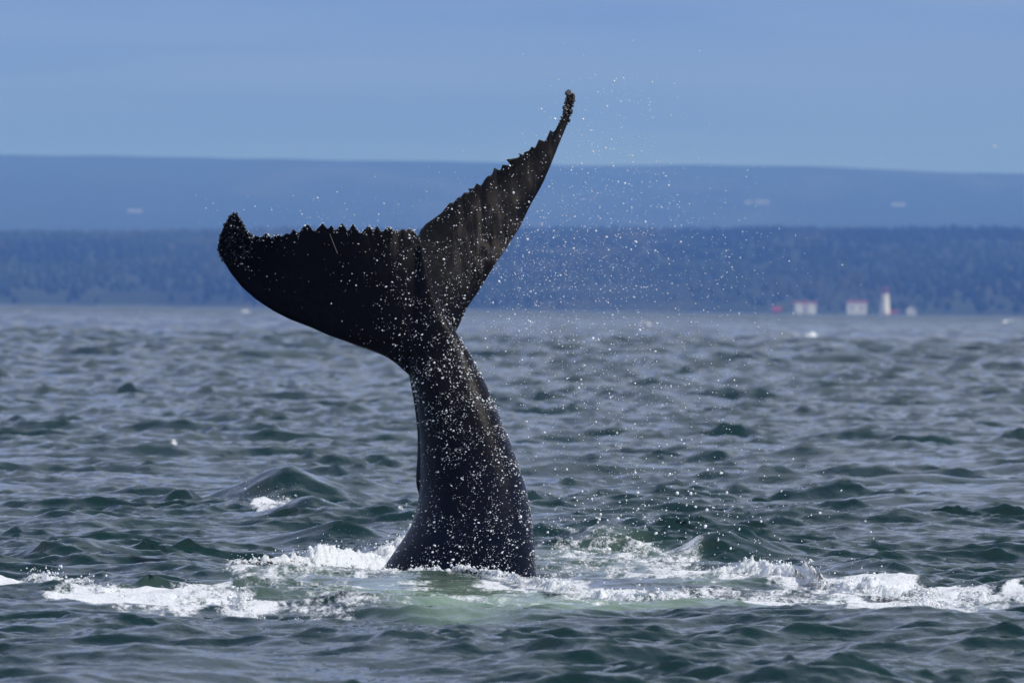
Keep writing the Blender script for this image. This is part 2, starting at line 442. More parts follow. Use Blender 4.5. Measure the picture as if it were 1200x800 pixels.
# ------------------------------------------------------------------ the whale's tail
trail_left = [(255,288),(258,276),(262,266),(266,258),(270,252),(274,249.6),(278,251),(281,256),(285,264),(289,270),(294,275),(299,276),(306,278),(312,273),(318,279),(325,273.6),(330,277.5),
    (336,273),(340,275),(343.6,268.5),(350,273.5),(355,266),(358,264.5),(361,263),(368,271),(373,267),(378,261.5),(384.4,269),(388.4,263.5),(393,270.5),(397,266),(401,261.5),(408,271),(413.6,262),
    (418,269),(423,273.5),(427,269),(432,264.5),(437,270),(441.6,264.5),(448,272.5),(454,265.5),(462,270),(468,271),(472,268),(476,270),(480,267.5),(484,270),(490,277),(494,288),(502,318),(510,345)]
lead_left = [(255,288.5),(257,297),(260,303),(270,320),(284,338),(300,352),(320,365),(340,375),(364,384),(384,393),(404,400),(420,406),(436,411.5),(452,418),(464,426),(478,438.5),(490,447),(510,455)]
trail_right = [(520,400),(508,360),(500,330),(494,300),(491,278),(494,270),(500,263),(510,256),(518,250),(524,243),(528,238.5),(532,238),(537,232.5),(541,231),(545,226.5),(549,222.5),(553,226),(556,221),(560,215.5),(564,218),
    (569,211),(573,206.5),(576,206.5),(581,197.5),(586,200.5),(590,194),(594,188.5),(599,193.5),(604,186),(608,180.5),(611,184),(614,179.5),(617,183),(621,177),(624,172.5),(627,174),(633,164.5),(639,166),(642,161),(646,153.5),(649,155.5),(652,151.5),(656,144),(661,135),(663,124),(665,113),(667,107)]
lead_right = [(528,404),(534,389),(548,360),(562,340),(578,314),(594,291),(610,266),(622,241),(636,217),(646,194),(654,172),(663,150),(668,136),(671,122),(672,110)]

def plate(T, Lx, Y, th):
    """Closed plate from trailing and leading edge pixel rows (n,2), mid depth (n,m) and thickness (n,m)."""
    n, m = Y.shape
    t = np.linspace(0, 1, m)[None, :, None]
    uv = T[:, None, :] * (1 - t) + Lx[:, None, :] * t
    A = at(uv[..., 0], uv[..., 1], WH + Y - th / 2); B = at(uv[..., 0], uv[..., 1], WH + Y + th / 2)
    V = np.concatenate([A.reshape(-1, 3), B.reshape(-1, 3)])
    F = grid_faces(n, m); G = grid_faces(n, m, n * m)[:, ::-1]
    ring = list(range(m)) + [i * m + m - 1 for i in range(1, n)] + [(n - 1) * m + j for j in range(m - 2, -1, -1)] + [i * m for i in range(n - 2, 0, -1)]
    ring = np.array(ring); nx = np.roll(ring, -1)
    return V, np.concatenate([F, G, np.stack([nx, ring, ring + n * m, nx + n * m], -1)])

def base_line(a, w=24):
    k = np.hanning(2 * w + 1); k /= k.sum()
    return np.convolve(np.pad(a, w, mode='edge'), k, 'valid')

def chord_profile(t, lo):
    a = lo + (1 - lo) * np.sin(np.clip(t / 0.72, 0, 1) * math.pi / 2) ** 1.2
    b = np.sqrt(np.clip(1 - (np.clip(t - 0.72, 0, 1) / 0.285) ** 2, 0.004, 1))
    return a * b

def loft(rings, nseg=64, expo=0.97):
    V = []
    for (l, r, yo, b) in rings:
        c = (np.array(l) + np.array(r)) / 2; n = (np.array(r) - np.array(l)) / 2
        th = np.linspace(0, 2 * math.pi, nseg, endpoint=False)
        cs, sn = np.cos(th), np.sin(th)
        pr = np.where(cs > 0, 0.70, 1.0)          # the near right flank is broad and flat, the left one round
        sx = np.sign(cs) * np.abs(cs) ** pr; sy = np.sign(sn) * np.abs(sn) ** (pr / expo)
        V.append(at(c[0] + n[0] * sx, c[1] + n[1] * sx, WH + yo + b * sy))
    k = len(rings); V = np.concatenate(V)
    q = []
    for i in range(k - 1):
        for j in range(nseg):
            j2 = (j + 1) % nseg
            q.append((i * nseg + j, i * nseg + j2, (i + 1) * nseg + j2, (i + 1) * nseg + j))
    tr = []
    for base, flip in ((0, 1), ((k - 1) * nseg, 0)):
        V = np.concatenate([V, V[base:base + nseg].mean(0, keepdims=True)]); ci = len(V) - 1
        for j in range(nseg):
            a, b = base + j, base + (j + 1) % nseg
            tr.append((ci, b, a) if flip else (ci, a, b))
    return V, q, tr

def resample(rings, n):
    A = np.array([[*l, *r, y, b] for l, r, y, b in rings], float)
    s = np.concatenate([[0], np.cumsum(np.hypot(*np.diff((A[:, :2] + A[:, 2:4]) / 2, axis=0).T))])
    t = np.linspace(0, s[-1], n)
    B = np.stack([np.interp(t, s, A[:, i]) for i in range(6)], 1)
    for _ in range(2):
        B[1:-1] = 0.25 * B[:-2] + 0.5 * B[1:-1] + 0.25 * B[2:]
    return [((x[0], x[1]), (x[2], x[3]), x[4], x[5]) for x in B]

def surface_points(me):
    n = len(me.vertices); P = np.empty(n * 3, np.float32); me.vertices.foreach_get('co', P)
    Nn = np.empty(n * 3, np.float32); me.vertex_normals.foreach_get('vector', Nn)
    return P.reshape(-1, 3).astype(float), Nn.reshape(-1, 3).astype(float)
def build_whale():
    V, F, off = [], [], 0
    def add(v, faces):
        nonlocal off
        V.append(v); F.extend([tuple(int(i) + off for i in f) for f in faces]); off += len(v)
    # left fluke
    u = np.arange(255.3, 510, 0.8)
    tl = np.stack([u, np.interp(u, *np.array(trail_left).T)], 1); ll = np.stack([u, np.interp(u, *np.array(lead_left).T)], 1)
    bs = base_line(tl[:, 1], 12); tl[:, 1] = np.where((u > 300) & (u < 486), bs + 1.12 * (tl[:, 1] - bs), tl[:, 1])
    m = 64; t = np.linspace(0, 1, m)[None, :]
    xi = np.clip((495 - u) / 240, -0.1, 1)[:, None]
    bt = base_line(tl[:, 1])[:, None]; vv_ = tl[:, 1:2] * (1 - t) + ll[:, 1:2] * t
    t0, t = t, np.clip((vv_ - bt) / np.maximum(ll[:, 1:2] - bt, 3), 0, 1)
    xq = np.clip(xi, 0, 1)
    Y = 0.02 + 0.22 * xq ** 1.5 - 0.42 * (1 - t) * np.clip(xi + 0.08, 0, 1) ** 0.7 * (1 - 0.5 * xq ** 3) + 0.10 * np.sin(math.pi * t) * np.clip(xi, 0, 1)
    Y = Y + 0.30 * np.clip(1 - xi / 0.22, 0, 1) ** 2 * (1 - t) * 0.6
    th = (0.055 + 0.21 * np.clip(1 - xi, 0, 1.05) ** 1.3) * chord_profile(t, 0.14) + 0.024 + 0.05 * np.exp(-((u[:, None] - 268) / 14) ** 2)
    v, f = plate(tl, ll, Y, th); add(v, f); t = t0
    # right fluke, running away from the camera
    d = np.array([0.65, -0.76]); e = np.array([0.76, 0.65])
    tr, lr = np.array(trail_right, float), np.array(lead_right, float)
    p = np.arange(48, 352, 0.8)
    def edge(a):
        pp, qq = a @ d, a @ e
        o_ = np.argsort(pp, kind='stable'); return np.interp(p, pp[o_], qq[o_])
    den = d[0] * e[1] - d[1] * e[0]
    def back(q):
        return np.stack([(p * e[1] - q * d[1]) / den, (q * d[0] - p * e[0]) / den], 1)
    tq, lq = edge(tr), edge(lr)
    bs = base_line(tq, 14); tq = bs + 1.5 * (tq - bs) - 1.0
    eta = np.clip((p - 60) / 290, 0, 1)[:, None]
    bt = base_line(tq)[:, None]; qq_ = tq[:, None] * (1 - t) + lq[:, None] * t
    t = np.clip((qq_ - bt) / np.maximum(lq[:, None] - bt, 3), 0, 1)
    Y = 0.15 + 1.35 * eta ** 1.15 + 0.34 * t * (1 - eta) ** 0.5 + 0.05 * np.sin(math.pi * t)
    th = (0.045 + 0.19 * (1 - eta) ** 1.2) * chord_profile(t, 0.14) + 0.024 + 0.03 * np.exp(-((p[:, None] - 345) / 14) ** 2)
    v, f = plate(back(tq), back(lq), Y, th); add(v, f)
    # stock of the tail, from under the water up to the notch between the flukes
    rings = [((380,900),(648,900),0,.95),((408,790),(640,790),0,.90),((424,712),(632,714),0,.86),((443,674),(628.5,682),0,.82),((466,640),(627,648),0,.79),((481.5,618),(625,620),0,.75),((488,597),(621.5,598),0,.70),((492,575),(617.5,574),0,.65),((493,540),(606,540),0,.59),
             ((492,505),(593.5,506),0,.53),((489,476),(582,480),0,.47),((485,452),(571,452),0,.38),((480,437),(561,434),0,.30),((476,420),(550,413),0,.215),((477,395),(537,393),0,.185),((481,365),(519.5,366),.0,.15),((486,335),(508,338),0.01,.115),((489,305),(500,307),.02,.07),((490,288),(496,288),.03,.04)]
    v, q, tt = loft(resample(rings, 90)); add(v, q); add(np.zeros((0, 3)), [])
    F.extend([tuple(int(i) + off - len(v) for i in x) for x in tt])
    # far keel showing along the left edge
    keel = [((476,425),(500,432),.16,.10),((481,450),(505,450),.17,.12),((485.5,476),(510,476),.19,.13),((489,505),(512,505),.20,.14),((489,535),(515,535),.20,.14),((487,552),(516,552),.20,.12),((487,572),(514,572),.20,.09),((492,584),(512,584),.20,.04)]
    v, q, tt = loft(resample(keel, 30), 24); add(v, q)
    F.extend([tuple(int(i) + off - len(v) for i in x) for x in tt])
    me = bpy.data.meshes.new('raw'); me.from_pydata(np.concatenate(V).tolist(), [], F); me.update()
    bm = bmesh.new(); bm.from_mesh(me); bmesh.ops.recalc_face_normals(bm, faces=bm.faces[:]); bm.to_mesh(me); bm.free()
    o = bpy.data.objects.new('raw', me); COL.objects.link(o)
    mod = o.modifiers.new('r', 'REMESH'); mod.mode = 'VOXEL'; mod.voxel_size = 0.0105
    dg = bpy.context.evaluated_depsgraph_get()
    ev = bpy.data.meshes.new_from_object(o.evaluated_get(dg))
    bpy.data.objects.remove(o); bpy.data.meshes.remove(me)
    n = len(ev.vertices); P = np.empty(n * 3, np.float32); ev.vertices.foreach_get('co', P); P = P.reshape(-1, 3).astype(float)
    E = np.empty(len(ev.edges) * 2, np.int32); ev.edges.foreach_get('vertices', E); E = E.reshape(-1, 2)
    cnt = np.bincount(E.ravel(), minlength=n)[:, None]
    uu, vv = project(P)
    # smooth the body strongly, the toothed edges hardly at all
    dT = np.full(n, 1e9)
    ridge = [(494,288),(499,306),(504,324),(510,344),(519,366),(530,383),(539,398),(552,418)]
    for edge_ in (trail_left[:-2], trail_right[4:], ridge):
        a = np.array(edge_, float)
        for i in range(len(a) - 1):
            for s in (0.0, 0.5):
                c = a[i] * (1 - s) + a[i + 1] * s
                dT = np.minimum(dT, np.hypot(uu - c[0], vv - c[1]))
    w = (0.05 + 0.45 * sstep(5, 22, dT))[:, None]
    for it in range(34):
        acc = np.stack([np.bincount(E[:, 0], P[E[:, 1], k], n) + np.bincount(E[:, 1], P[E[:, 0], k], n) for k in range(3)], 1) / cnt
        wi = w if it < 4 else w * sstep(6, 30, dT)[:, None]
        P = P + wi * (acc - P)
    ev.vertices.foreach_set('co', P.astype(np.float32).ravel())
    ev.polygons.foreach_set('use_smooth', np.ones(len(ev.polygons), bool))
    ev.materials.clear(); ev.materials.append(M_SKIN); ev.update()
    ev.name = 'humpback_whale'
    fine = surface_points(ev)
    w_ = bpy.data.objects.new('humpback_whale', ev); COL.objects.link(w_)
    mod = w_.modifiers.new('d', 'DECIMATE'); mod.ratio = 0.30
    low = bpy.data.meshes.new_from_object(w_.evaluated_get(bpy.context.evaluated_depsgraph_get()))
    w_.modifiers.clear(); w_.data = low; bpy.data.meshes.remove(ev); low.name = 'humpback_whale'
    low.polygons.foreach_set('use_smooth', np.ones(len(low.polygons), bool))
    tag(w_, 'black humpback whale diving with its notched tail flukes raised above the churned water', 'whale')
    return w_, fine


# ------------------------------------------------------------------ drops
_t = (1 + 5 ** 0.5) / 2
ICO_V = np.array([(-1,_t,0),(1,_t,0),(-1,-_t,0),(1,-_t,0),(0,-1,_t),(0,1,_t),(0,-1,-_t),(0,1,-_t),(_t,0,-1),(_t,0,1),(-_t,0,-1),(-_t,0,1)]) / math.sqrt(1 + _t * _t)
ICO_F = np.array([(0,11,5),(0,5,1),(0,1,7),(0,7,10),(0,10,11),(1,5,9),(5,11,4),(11,10,2),(10,7,6),(7,1,8),(3,9,4),(3,4,2),(3,2,6),(3,6,8),(3,8,9),(4,9,5),(2,4,11),(6,2,10),(8,6,7),(9,8,1)])
OCT_V = np.array([(1,0,0),(-1,0,0),(0,1,0),(0,-1,0),(0,0,1),(0,0,-1)], float)
OCT_F = np.array([(0,2,4),(2,1,4),(1,3,4),(3,0,4),(2,0,5),(1,2,5),(3,1,5),(0,3,5)])
def blobs(name, C, rad, stretch, mat, parent=None, small=0.0045):
    VV, FF, off = [], [], 0
    for sel, bv, bf in ((rad >= small, ICO_V, ICO_F), (rad < small, OCT_V * 1.1, OCT_F)):
        n = int(sel.sum())
        if not n: continue
        sc = rad[sel][:, None, None] * stretch[sel][:, None, :]
        a = rng.uniform(-0.6, 0.6, n); ca, sa = np.cos(a)[:, None], np.sin(a)[:, None]
        V = bv[None] * sc * rng.uniform(0.8, 1.2, (n, len(bv), 1))
        X = V[..., 0] * ca - V[..., 2] * sa; Z = V[..., 0] * sa + V[..., 2] * ca
        VV.append((np.stack([X, V[..., 1], Z], -1) + C[sel][:, None, :]).reshape(-1, 3))
        FF.append((bf[None] + (np.arange(n) * len(bv))[:, None, None]).reshape(-1, 3) + off); off += n * len(bv)
    return mesh_np(name, np.concatenate(VV), None, np.concatenate(FF), mat, parent)

whale, (WP, WN) = build_whale()
WU, WV = project(WP)

def skin_drops():
    front = (WN[:, 1] < -0.05) & (WP[:, 2] > 0.0)
    dens = np.full(len(WP), 0.10)
    def g(u, v, su, sv, a, rot=0.0):
        du, dv = WU - u, WV - v; c, s = math.cos(rot), math.sin(rot)
        return a * np.exp(-((du * c + dv * s) / su) ** 2 - ((-du * s + dv * c) / sv) ** 2)
    dens += g(520, 400, 45, 60, 1.2) + g(550, 490, 45, 70, 1.3) + g(590, 590, 40, 90, 0.8) + g(470, 360, 50, 50, 0.45) + g(555, 650, 80, 45, 0.55)
    dens += g(270, 285, 18, 25, 0.5) + g(470, 300, 35, 35, 0.45) + g(545, 290, 35, 60, 0.25)
    dens *= np.where((WU < 430) & (WV > 330), 0.25, 1) * np.where(WU < 500, 0.75, 1) * front
    # clumps
    tl_ = np.interp(WU, *np.array(trail_left[:-2]).T)
    dens += 0.9 * ((np.abs(WV - tl_ - 2) < 4) & (WU > 290) & (WU < 492))
    dens *= 1 - 0.85 * np.exp(-((WU - 512) / 16) ** 2 - ((WV - 335) / 45) ** 2)
    dens *= 0.25 + 1.5 * (fbm(WU * 0.05, WV * 0.05, 3) > -0.05)
    n = 7600
    idx = rng.choice(len(WP), n, replace=False, p=dens / dens.sum())
    rad = np.clip(np.exp(rng.normal(math.log(0.0023), 0.62, n)), 0.0013, 0.012)
    C = WP[idx] + WN[idx] * (rad * 0.5)[:, None] + rng.normal(0, 0.004, (n, 3))
    st = np.stack([rng.uniform(0.8, 1.5, n), rng.uniform(0.6, 1, n), rng.uniform(0.6, 1.1, n)], 1)
    tag(blobs('water_drops', C, rad, st, M_DROP, whale), kind='stuff')
skin_drops()

def barnacles():
    C, rad = [], []
    m1 = np.hypot((WU - 271) / 1.0, (WV - 278) / 1.25) < 26
    m2 = (WV < 146) & (WU > 640)
    m2b = np.hypot(WU - 668, WV - 118) < 17
    for m, n, lo, hi in ((m1, 240, 0.004, 0.013), (m2, 70, 0.007, 0.016), (m2b, 46, 0.010, 0.026)):
        ids = np.nonzero(m & (WN[:, 1] < 0.6))[0]
        pick = rng.choice(ids, n)
        C.append(WP[pick] + WN[pick] * 0.006); rad.append(rng.uniform(lo, hi, n))
    C = np.concatenate(C); rad = np.concatenate(rad); n = len(C)
    st = rng.uniform(0.7, 1.15, (n, 3))
    tag(blobs('barnacles', C, rad, st, M_BARN, whale), kind='stuff')
barnacles()

def tube(pts, r):
    V, F = [], []
    for p in pts:
        for k in range(6):
            a = k * math.pi / 3; V.append((p[0] + r * math.cos(a), p[1] + r * math.sin(a) * .6, p[2] + r * 0.3 * math.sin(a)))
    for i in range(len(pts) - 1):
        for k in range(6):
            F.append((i * 6 + k, i * 6 + (k + 1) % 6, (i + 1) * 6 + (k + 1) % 6, (i + 1) * 6 + k))
    return np.array(V), np.array(F)
def scar():
    pts = []
    for s in np.linspace(0, 1, 9):
        u, v = 386.5 + 9 * s, 274 + 23 * s
        d = np.hypot(WU - u, WV - v) + np.where(WN[:, 1] < -0.1, 0, 1e3)
        i = int(np.argmin(d)); q = at(np.array(u), np.array(v), np.array(WP[i, 1])); pts.append(q + np.array([0, -0.002, 0]))
    V, F = tube(pts, 0.0026)
    mesh_np('scar', V, F, None, mat_plain('pale_scar', (0.26, 0.25, 0.23), 0.6), whale)
scar()

def spray():
    U, Vv, Y, rad = [], [], [], []
    def cloud(n, u, v, su, sv, sy=1.2, r0=0.0029, sp=0.5):
        n = int(n * 1.6)
        U.append(rng.normal(u, su, n)); Vv.append(rng.normal(v, sv, n)); Y.append(WH + rng.normal(-0.2, sy, n))
        rad.append(np.exp(rng.normal(math.log(r0), sp, n)))
    cloud(420, 620, 320, 38, 45); cloud(520, 680, 320, 70, 60); cloud(340, 760, 310, 80, 70); cloud(130, 860, 330, 50, 60)
    cloud(170, 725, 160, 45, 50); cloud(130, 740, 230, 70, 55); cloud(34, 745, 95, 26, 28); cloud(40, 690, 200, 40, 60)
    cloud(420, 700, 440, 85, 60); cloud(330, 740, 530, 90, 60); cloud(120, 830, 600, 80, 40, r0=0.006); cloud(160, 700, 620, 60, 30, r0=0.005)
    cloud(50, 440, 245, 45, 24); cloud(12, 640, 130, 20, 20); cloud(60, 330, 255, 60, 16); cloud(26, 560, 210, 60, 40)
    cloud(90, 640, 680, 35, 8); cloud(70, 440, 640, 40, 14); cloud(70, 900, 660, 60, 10); cloud(30, 320, 580, 22, 8, 0.5); cloud(20, 1140, 690, 30, 8)
    U = np.concatenate(U); Vv = np.concatenate(Vv); Y = np.concatenate(Y); rad = np.clip(np.concatenate(rad), 0.0024, 0.016)
    # one drop far out of focus high on the right
    U = np.append(U, [1165.0]); Vv = np.append(Vv, [172.0]); Y = np.append(Y, [62.0]); rad = np.append(rad, [0.009])
    C = at(U, Vv, Y)
    k = C[:, 2] > 0.02
    C, rad = C[k], rad[k]; n = len(C)
    st = np.stack([rng.uniform(0.8, 1.25, n), rng.uniform(0.8, 1.2, n), rng.uniform(0.8, 1.4, n)], 1)
    tag(blobs('spray', C, rad, st, M_DROP), 'fine white water drops flung off the tail to its right', 'spray', kind='stuff')
spray()

# ------------------------------------------------------------------ thick foam
FLECKS = []
def foam_bank(name, path, label, dx=0.010, dy=0.022, depth=2.4, rough=1.0, seed=0.0, drops=320):
    """Billowed foam lying along a path of (u, v of the foot, height m, half depth m)."""
    A = np.array(path, float)
    G = ground(A[:, 0], A[:, 1])
    o_ = np.argsort(G[:, 0]); G, A = G[o_], A[o_]
    x = np.arange(G[0, 0] - 0.15, G[-1, 0] + 0.15, dx)
    yc = np.interp(x, G[:, 0], G[:, 1]); h = np.interp(x, G[:, 0], A[:, 2]); sg = np.interp(x, G[:, 0], A[:, 3])
    endf = sstep(0, 0.25, x - x[0]) * sstep(0, 0.25, x[-1] - x)
    t = np.arange(-1, 1.0001, dy / (depth / 2 * 0.6))
    X = np.repeat(x[:, None], len(t), 1)
    Y = yc[:, None] + t[None, :] * sg[:, None] * 1.9 + 0.12 * perlin(X * 1.7 + seed, X * 0 + seed)
    tt = t[None, :] * 1.9 + 0.35 * fbm(X * 2.2 + seed, Y * 1.1 + seed, 3)
    big = 0.92 + 0.34 * fbm(X * 1.7 + seed * 3, Y * 0.9 - seed, 3)
    prof = np.exp(-tt ** 2 * 1.3) * endf[:, None]
    Tk = h[:, None] * prof * np.clip(big, 0.25, 1.5)
    def puff(a, b, o):
        r = 0; g = 1.0
        for k in range(o):
            r = r + g * (np.sqrt(np.abs(perlin(a * 2 ** k + 13.1 * k, b * 2 ** k + 5.7 * k)) + 0.02) - 0.42); g *= 0.56
        return r
    wx = 0.10 * fbm(X * 5, Y * 4 + seed, 2); wy = 0.14 * fbm(X * 5 + 77, Y * 4, 2)
    amp = np.sqrt(np.clip(Tk, 0, 1) * 0.10)
    Tk = Tk + rough * amp * (0.42 * puff((X + wx) * 4.2 + seed, (Y + wy) * 2.6, 5)) * np.sqrt(prof)
    spike = np.clip(perlin(X * 13 + 5, Y * 9 + seed) - 0.22, 0, 1) * np.clip(perlin(X * 40, Y * 22) + 0.1, 0, 1)
    Tk = Tk + rough * 0.55 * spike * prof * np.clip(h[:, None] * 4, 0, 1)
    holes = 0.085 * (fbm(X * 3.2 + 9, Y * 1.4 + seed, 5, 0.6) + 0.14)
    SX, SY, Zs = sea_surface(X.ravel(), Y.ravel(), np.full(X.size, 0.08))
    Zs = Zs.reshape(X.shape)
    over = Tk - 0.030 - np.clip(holes, -0.02, 0.10)
    over = over + 0.022 * perlin(X * 19 + seed, Y * 9) + 0.014 * perlin(X * 43, Y * 20 + seed)
    Z = Zs + over
    V = np.stack([SX.reshape(X.shape), SY.reshape(X.shape), Z], -1).reshape(-1, 3)
    # flecks tossed up above the foam
    top = (over > 0.02) & (rng.uniform(size=over.shape) < 0.5)
    ids = np.nonzero(top.ravel())[0]
    if len(ids):
        wgt = np.clip(over.ravel()[ids], 0.005, 1)
        pk = rng.choice(ids, min(drops, len(ids)), p=wgt / wgt.sum())
        C = V[pk] + np.stack([rng.normal(0, .04, len(pk)), rng.normal(0, .1, len(pk)), np.abs(rng.normal(0.01, 0.045, len(pk)))], 1)
        FLECKS.append(C)
    F = grid_faces(*X.shape)
    keep = (over.reshape(-1)[F].max(1) > -0.012)
    F = F[keep]
    used = np.unique(F); mp = np.full(len(V), -1); mp[used] = np.arange(len(used))
    me_o = mesh_np(name, V[used], mp[F], None, M_FOAM, attrs={'cover': np.clip(over.ravel()[used], 0, 1)})
    tag(me_o, label, 'foam', kind='stuff')
    return me_o
foam_bank('sea_foam', [(262,668,.09,.6),(315,667,.16,.7),(360,666,.22,.75),(400,664,.28,.8),(440,662,.36,.8),(475,661,.35,.7),(506,660,.26,.6)],
          'tall white foam bank thrown up left of the whale tail', seed=1.7)
foam_bank('sea_foam', [(432,677,.07,.3),(462,678,.13,.3),(500,679,.12,.3),(530,681,.15,.3),(560,684,.12,.35),(600,688,.14,.4),(640,695,.16,.55),(690,699,.13,.55),(740,703,.12,.5),(800,708,.10,.45),(850,711,.10,.4),(930,713,.08,.35),(985,714,.07,.35)],
          'low white foam line along the foot of the whale tail', seed=5.2, rough=0.8)
foam_bank('sea_foam', [(760,676,.06,.6),(820,678,.10,.7),(880,680,.18,1.0),(930,687,.18,.9),(970,695,.16,.8),(1020,701,.20,.8),(1060,703,.15,.7),(1110,705,.12,.5),(1150,707,.10,.4),(1195,710,.07,.3)],
          'long white breaking foam crest on the right side', seed=9.1)
foam_bank('sea_foam', [(1035,718,.06,.3),(1070,719,.09,.3),(1086,719,.17,.3),(1100,719,.10,.3),(1130,720,.06,.25)],
          'small white foam lump in front of the right crest', seed=12.4)
foam_bank('sea_foam', [(4,690,.05,.4),(40,690,.13,.5),(90,692,.12,.5),(140,696,.08,.5),(190,703,.08,.45),(240,712,.08,.4),(290,720,.09,.4),(340,727,.07,.35),(385,732,.05,.3)],
          'white foam edge of the wave at far left front', seed=15.9)
foam_bank('sea_foam', [(290,603,.05,.4),(310,604,.13,.5),(330,604,.17,.5),(350,602,.08,.4)],
          'small white cap breaking below the green crest on the left', seed=20.2)
foam_bank('sea_foam', [(640,652,.03,.5),(670,648,.07,.6),(700,646,.09,.6),(740,650,.06,.5),(780,657,.06,.5)],
          'broken white foam on the wave just right of the tail', seed=23.3, rough=1.3)

for u0, u1, v, h, sg, lab in ((934, 968, 401, .85, 2.5, 'small white cap far out on the water left of the lighthouse'), (236, 256, 402, .22, 1.0, 'small white cap far out below the left fluke tip'),
                              (752, 768, 384, .42, 2.5, 'tiny white cap in the distance behind the spray'),
                              (1174, 1196, 381, .45, 2.5, 'tiny white cap near the horizon at far right'), (196, 216, 530, .10, .5, 'small white cap on the open water at left'),
                              (466, 484, 603, .16, .5, 'small foam tuft just left of the tail'), (392, 416, 608, .10, .5, 'thin foam tuft behind the left foam bank')):
    uu_ = np.linspace(u0, u1, 5)
    foam_bank('sea_foam', [(a, v, h * b, sg) for a, b in zip(uu_, (.4, .8, 1, .7, .3))], lab, dx=max(0.02, (u1 - u0) * (ground(u1, v)[1]) / FPX / 60), dy=0.06, seed=u0 * .37, drops=25)
C_ = np.concatenate(FLECKS); n_ = len(C_)
tag(blobs('foam_flecks', C_, np.exp(rng.normal(math.log(0.0048), 0.5, n_)), rng.uniform(0.7, 1.4, (n_, 3)), M_DROP),
    'white flecks of foam tossed up along the breaking crests', 'foam', kind='stuff')

# ------------------------------------------------------------------ the far shores
def terrain(name, y0, y1, xw, nx, ny, top, prof, rough, mat, label):
    y = np.linspace(y0, y1, ny); x = np.linspace(-xw, xw, nx)
    X, Y = np.meshgrid(x, y, indexing='ij')
    s = (Y - y0) / (y1 - y0)
    H = top(X) * prof(s) * (1 + 0 * X)
    H = H + rough * fbm(X / 700.0, Y / 900.0, 5) * np.clip(s * 4, 0, 1) * np.clip((1 - s) * 6, 0, 1) * 0.8
    H = np.where(s <= 0, -3, H); H = np.maximum(H, -3)
    V = np.stack([X, Y, H], -1).reshape(-1, 3)
    o = mesh_np(name, V, grid_faces(nx, ny)[:, ::-1], None, mat)
    tag(o, label, kind='structure')
    return X, Y, H
M_NEAR = mat_land('near_shore_land', ((0.015, 0.026, 0.013), (0.030, 0.046, 0.019), (0.055, 0.055, 0.03)), 0.0035, 0.35)
M_FARL = mat_land('far_shore_land', ((0.016, 0.030, 0.018), (0.022, 0.036, 0.020), (0.05, 0.060, 0.040)), 0.0013, 0.22)
RIDGE_Y = 12500.0
def near_top(X): return 78 + 15 * (X / 1120 + 0.5) + 2.0 * perlin(X / 260.0, X * 0 + 3.3)
def near_prof(s): return np.where(s < 0.80, 0.012 + 0.988 * np.clip((s - 0.035) / 0.765, 0, 1) ** 0.85, 1 - 0.25 * (s - 0.8) / 0.2)
NX, NY, NH = terrain('coast', 9050, 13400, 2600, 261, 60, near_top, near_prof, 5.0, M_NEAR, 'low wooded headland along the far shore')
def far_top(X): return 322 - 12 * (X / 2250) + 3.0 * perlin(X / 700.0, X * 0 + 1.7) + 1.2 * perlin(X / 150.0, X * 0 + 7)
def far_prof(s): return np.where(s < 0.85, np.clip(s / 0.85, 0, 1) ** 0.9, 1 - 0.2 * (s - 0.85) / 0.15)
FX, FY, FH = terrain('hills', 16500, 26500, 5200, 261, 60, far_top, far_prof, 16.0, M_FARL, 'long blue hills fading in haze beyond the headland')

def bilinear(X, Y, H, x, y):
    fx = (x - X[0, 0]) / (X[1, 0] - X[0, 0]); fy = (y - Y[0, 0]) / (Y[0, 1] - Y[0, 0])
    i = np.clip(fx.astype(int), 0, X.shape[0] - 2); j = np.clip(fy.astype(int), 0, X.shape[1] - 2)
    a, b = fx - i, fy - j
    return (H[i, j] * (1 - a) + H[i + 1, j] * a) * (1 - b) + (H[i, j + 1] * (1 - a) + H[i + 1, j + 1] * a) * b

